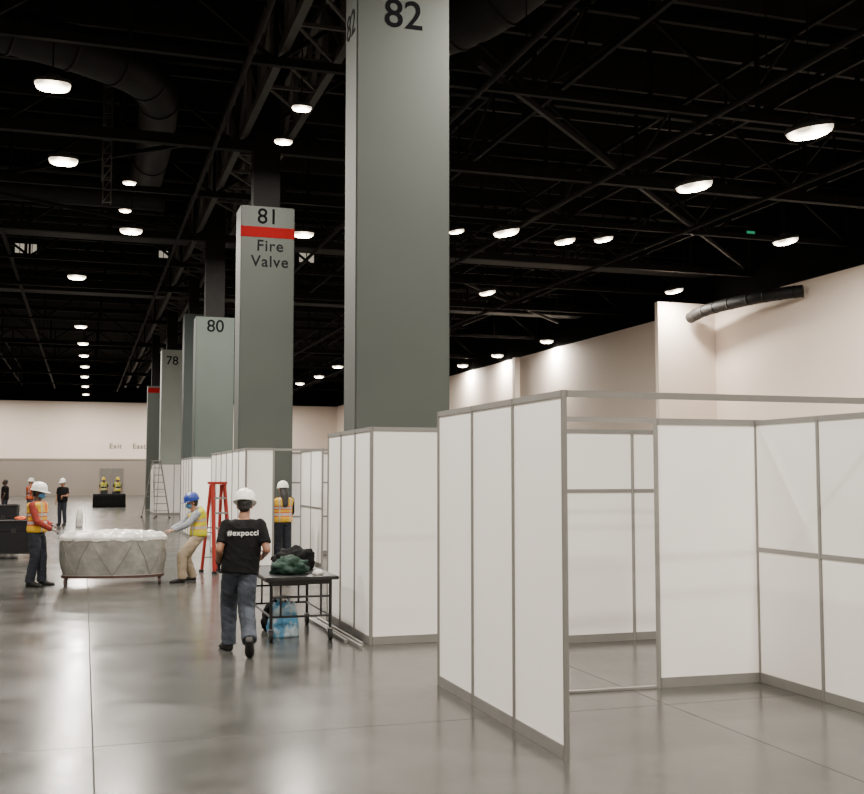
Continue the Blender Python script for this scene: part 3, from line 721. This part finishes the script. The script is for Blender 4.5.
for y in (-.68, .68):
    for z in (.28, .5):
        bm = bmesh.new(); rod(bm, (-.34, y, z), (.34, y, z), .013); mesh_obj('crossbar', bm, M['tube'], e)
for x in (-.34, .34):
    bm = bmesh.new(); rod(bm, (x, -.68, .28), (x, .68, .28), .013); mesh_obj('crossbar', bm, M['tube'], e)
def lump(name, loc, size, material, label, cat, seed=0, amp=.25, flat=True, parent=None, freq=2.2):
    bm = bmesh.new(); bmesh.ops.create_icosphere(bm, subdivisions=4, radius=1)
    for v in bm.verts:
        n = noise.noise(v.co*freq+V((seed, seed*2, 0)))*amp+noise.noise(v.co*freq*3+V((seed, 0, 3)))*amp*.4
        c = v.co*(1+n); c = V((c.x*size[0], c.y*size[1], c.z*size[2]))
        if flat: c.z = max(c.z, -size[2]*.55)+size[2]*.55
        v.co = c
    o = mesh_obj(name, bm, material, parent, True, loc=loc)
    if parent is None: tag(o, label, cat)
    return o
lump('jacket', (2.31, 12.60, .731), (.21, .17, .13), M['green_cloth'], 'crumpled dark green jacket heaped on the table', 'jacket', 1, .45)
lump('jacket', (2.45, 13.12, .731), (.25, .17, .17), M['tee'], 'crumpled black jacket on the trolley table', 'jacket', 5, .4)
lump('cap', (2.60, 12.40, .731), (.06, .06, .04), M['white_cloth'], 'small white item lying on the table', 'cap', 3, .2)
e = empty('plastic_bag', (2.26, 12.72, 0), 'blue and white patterned shopping bag standing under table', 'bag')
bm = bmesh.new(); rings = []
for i in range(17):
    f = i/16; ring = []
    for k in range(72):
        t = 2*math.pi*k/72; c, s = math.cos(t), math.sin(t); w = 1+.22*noise.noise(V((c*2.5, s*2.5, f*3)))+.10*noise.noise(V((c*7, s*7, f*8)))
        ring.append(V((.175*w*math.copysign(abs(c)**.8, c)*(1-.30*f*f), .12*w*math.copysign(abs(s)**.8, s)*(1-.5*f), .38*f+.05*f*noise.noise(V((c*3, s*3, 5))))))
    rings.append(ring)
loft(bm, rings); mesh_obj('bag_body', bm, M['blue_bag'], e, True)
for s in (-1, 1):
    bm = bmesh.new(); tube_path(bm, catmull([(-.06, s*.03, .35), (-.05, s*.035, .45), (.05, s*.035, .45), (.06, s*.03, .35)]), .008, 8); mesh_obj('bag_handle', bm, M['blue_bag'], e)
lump('backpack', (2.28, 13.35, 0), (.17, .14, .22), M['tee'], 'dark backpack on the floor beneath the table', 'bag', 12, .2)

# ------------------------------------------------------------------ step ladders
def ladder(loc, yaw, h, w0, w1, spread, m, label, steps, rw=.028, rd=.06, sm='alu'):
    e = empty('step_ladder', loc, label, 'ladder', yaw=yaw)
    for s in (-1, 1):
        bm = bmesh.new(); bar(bm, (s*w0, -spread, .03), (s*w1, -.05, h), rw, rd); mesh_obj('front_rail', bm, M[m], e)
        bm = bmesh.new(); bar(bm, (s*w0*.95, spread, .03), (s*w1*.95, .05, h-.03), rw*.9, rd*.7); mesh_obj('rear_rail', bm, M[m], e)
        bm = bmesh.new(); f = .45; bar(bm, (s*(w0+(w1-w0)*f), -spread*(1-f), h*f), (s*(w0+(w1-w0)*f)*.95, spread*(1-f), h*f), .02); mesh_obj('spreader', bm, M['alu'], e)
        for yy in (-spread, spread):
            bm = bmesh.new(); box(bm, (s*w0-.03, yy-.045, 0), (s*w0+.03, yy+.045, .05)); mesh_obj('foot', bm, M['rubber'], e)
    for i in range(1, steps+1):
        f = i/(steps+1); x = w0+(w1-w0)*f; y = -spread+(spread-.05)*f
        bm = bmesh.new(); box(bm, (-x, y-.045, h*f-.018), (x, y+.045, h*f+.018)); mesh_obj('step', bm, M[sm], e)
        if i % 2: bm = bmesh.new(); bar(bm, (-x*.95, -y, h*f), (x*.95, -y, h*f), .024); mesh_obj('rear_brace', bm, M['alu'], e)
    bm = bmesh.new(); box(bm, (-w1-.03, -.12, h-.02), (w1+.03, .12, h+.03)); mesh_obj('top_cap', bm, M[m], e)
    return e
ladder((2.47, 21.3, 0), math.radians(22), 1.72, .18, .12, .26, 'ladder_red', 'red fibreglass step ladder standing on the concrete floor', 5, .045, .08)
ladder((3.05, 49.5, 0), math.radians(20), 2.5, .35, .18, .7, 'alu', 'tall grey step ladder in the distant aisle', 7)

# ------------------------------------------------------------------ flight cases
def case(loc, sx, sy, sz, label, yaw=0):
    e = empty('flight_case', loc, label, 'case', 'black road cases', yaw)
    z0 = .13
    bm = bmesh.new(); box(bm, (-sx/2, -sy/2, z0), (sx/2, sy/2, z0+sz*.68)); mesh_obj('case_body', bm, M['wood_case'], e)
    bm = bmesh.new(); box(bm, (-sx/2, -sy/2, z0+sz*.69), (sx/2, sy/2, z0+sz)); mesh_obj('lid', bm, M['wood_case'], e)
    bm = bmesh.new()
    for x in (-1, 1):
        for y in (-1, 1): bar(bm, (x*sx/2, y*sy/2, z0), (x*sx/2, y*sy/2, z0+sz), .03)
    for z in (z0, z0+sz):
        for y in (-1, 1): bar(bm, (-sx/2, y*sy/2, z), (sx/2, y*sy/2, z), .025)
        for x in (-1, 1): bar(bm, (x*sx/2, -sy/2, z), (x*sx/2, sy/2, z), .025)
    mesh_obj('edge_trim', bm, M['steel_lit'], e)
    for x in (-.25, .25):
        bm = bmesh.new(); box(bm, (x*sx-.05, -sy/2-.015, z0+sz*.62), (x*sx+.05, -sy/2+.005, z0+sz*.76)); mesh_obj('latch', bm, M['tube'], e)
    for x in (-1, 1):
        for y in (-1, 1): caster(e, x*(sx/2-.1), y*(sy/2-.1), .14, .05)
case((-1.95, 26.4, 0), 1.9, .75, .72, 'black road case on casters beside the aisle')
case((-2.2, 29.0, 0), 1.3, .75, 1.0, 'taller black road case on casters')
lump('cloth_bundle', (-1.35, 26.4, .865), (.12, .10, .05), M['orange'], 'small orange bundle lying on the black case', 'cloth', 4, .3)
e = empty('draped_table', (1.45, 66.6, 0), 'distant table covered with a black drape', 'table')
bm = bmesh.new(); rings = []
for i in range(6):
    f = i/5; ring = []
    for k in range(80):
        t = 2*math.pi*k/80; c, s = math.cos(t), math.sin(t); w = 1+.03*math.sin(k*1.6)*(1-f)
        ring.append(V((.92*w*math.copysign(abs(c)**.25, c), .4*w*math.copysign(abs(s)**.25, s), .77*f)))
    rings.append(ring)
loft(bm, rings); mesh_obj('drape', bm, M['tee'], e, True)
for lo, hi in (((-.5, -.2, .77), (-.1, .1, 1.0)), ((.15, -.15, .77), (.4, .1, .92))):
    bm = bmesh.new(); box(bm, lo, hi); bmesh.ops.bevel(bm, geom=bm.edges[:], offset=.015, segments=2, affect='EDGES')
    tag(mesh_obj('carton', bm, M['blk_plastic'], None, loc=(1.45, 66.6, 0)), 'small dark carton on the draped table', 'box', 'dark cartons')
lump('white_sack', (-.12, 41.5, 0), (.13, .13, .42), M['white_cloth'], 'tall pale sack standing on the concrete floor', 'sack', 6, .2)

# ------------------------------------------------------------------ world + camera
w = bpy.data.worlds.new('World'); scene.world = w; w.use_nodes = True
w.node_tree.nodes['Background'].inputs[0].default_value = (.9, .92, 1, 1); w.node_tree.nodes['Background'].inputs[1].default_value = .04
cam = bpy.data.cameras.new('Camera'); cam.sensor_fit = 'HORIZONTAL'; cam.sensor_width = 36; cam.lens = 45; cam.clip_end = 400
co = bpy.data.objects.new('Camera', cam); co.location = (0, 0, 1.88); co.rotation_euler = (math.radians(90+4.13), 0, math.radians(-17.82))
COL.objects.link(co); scene.camera = co
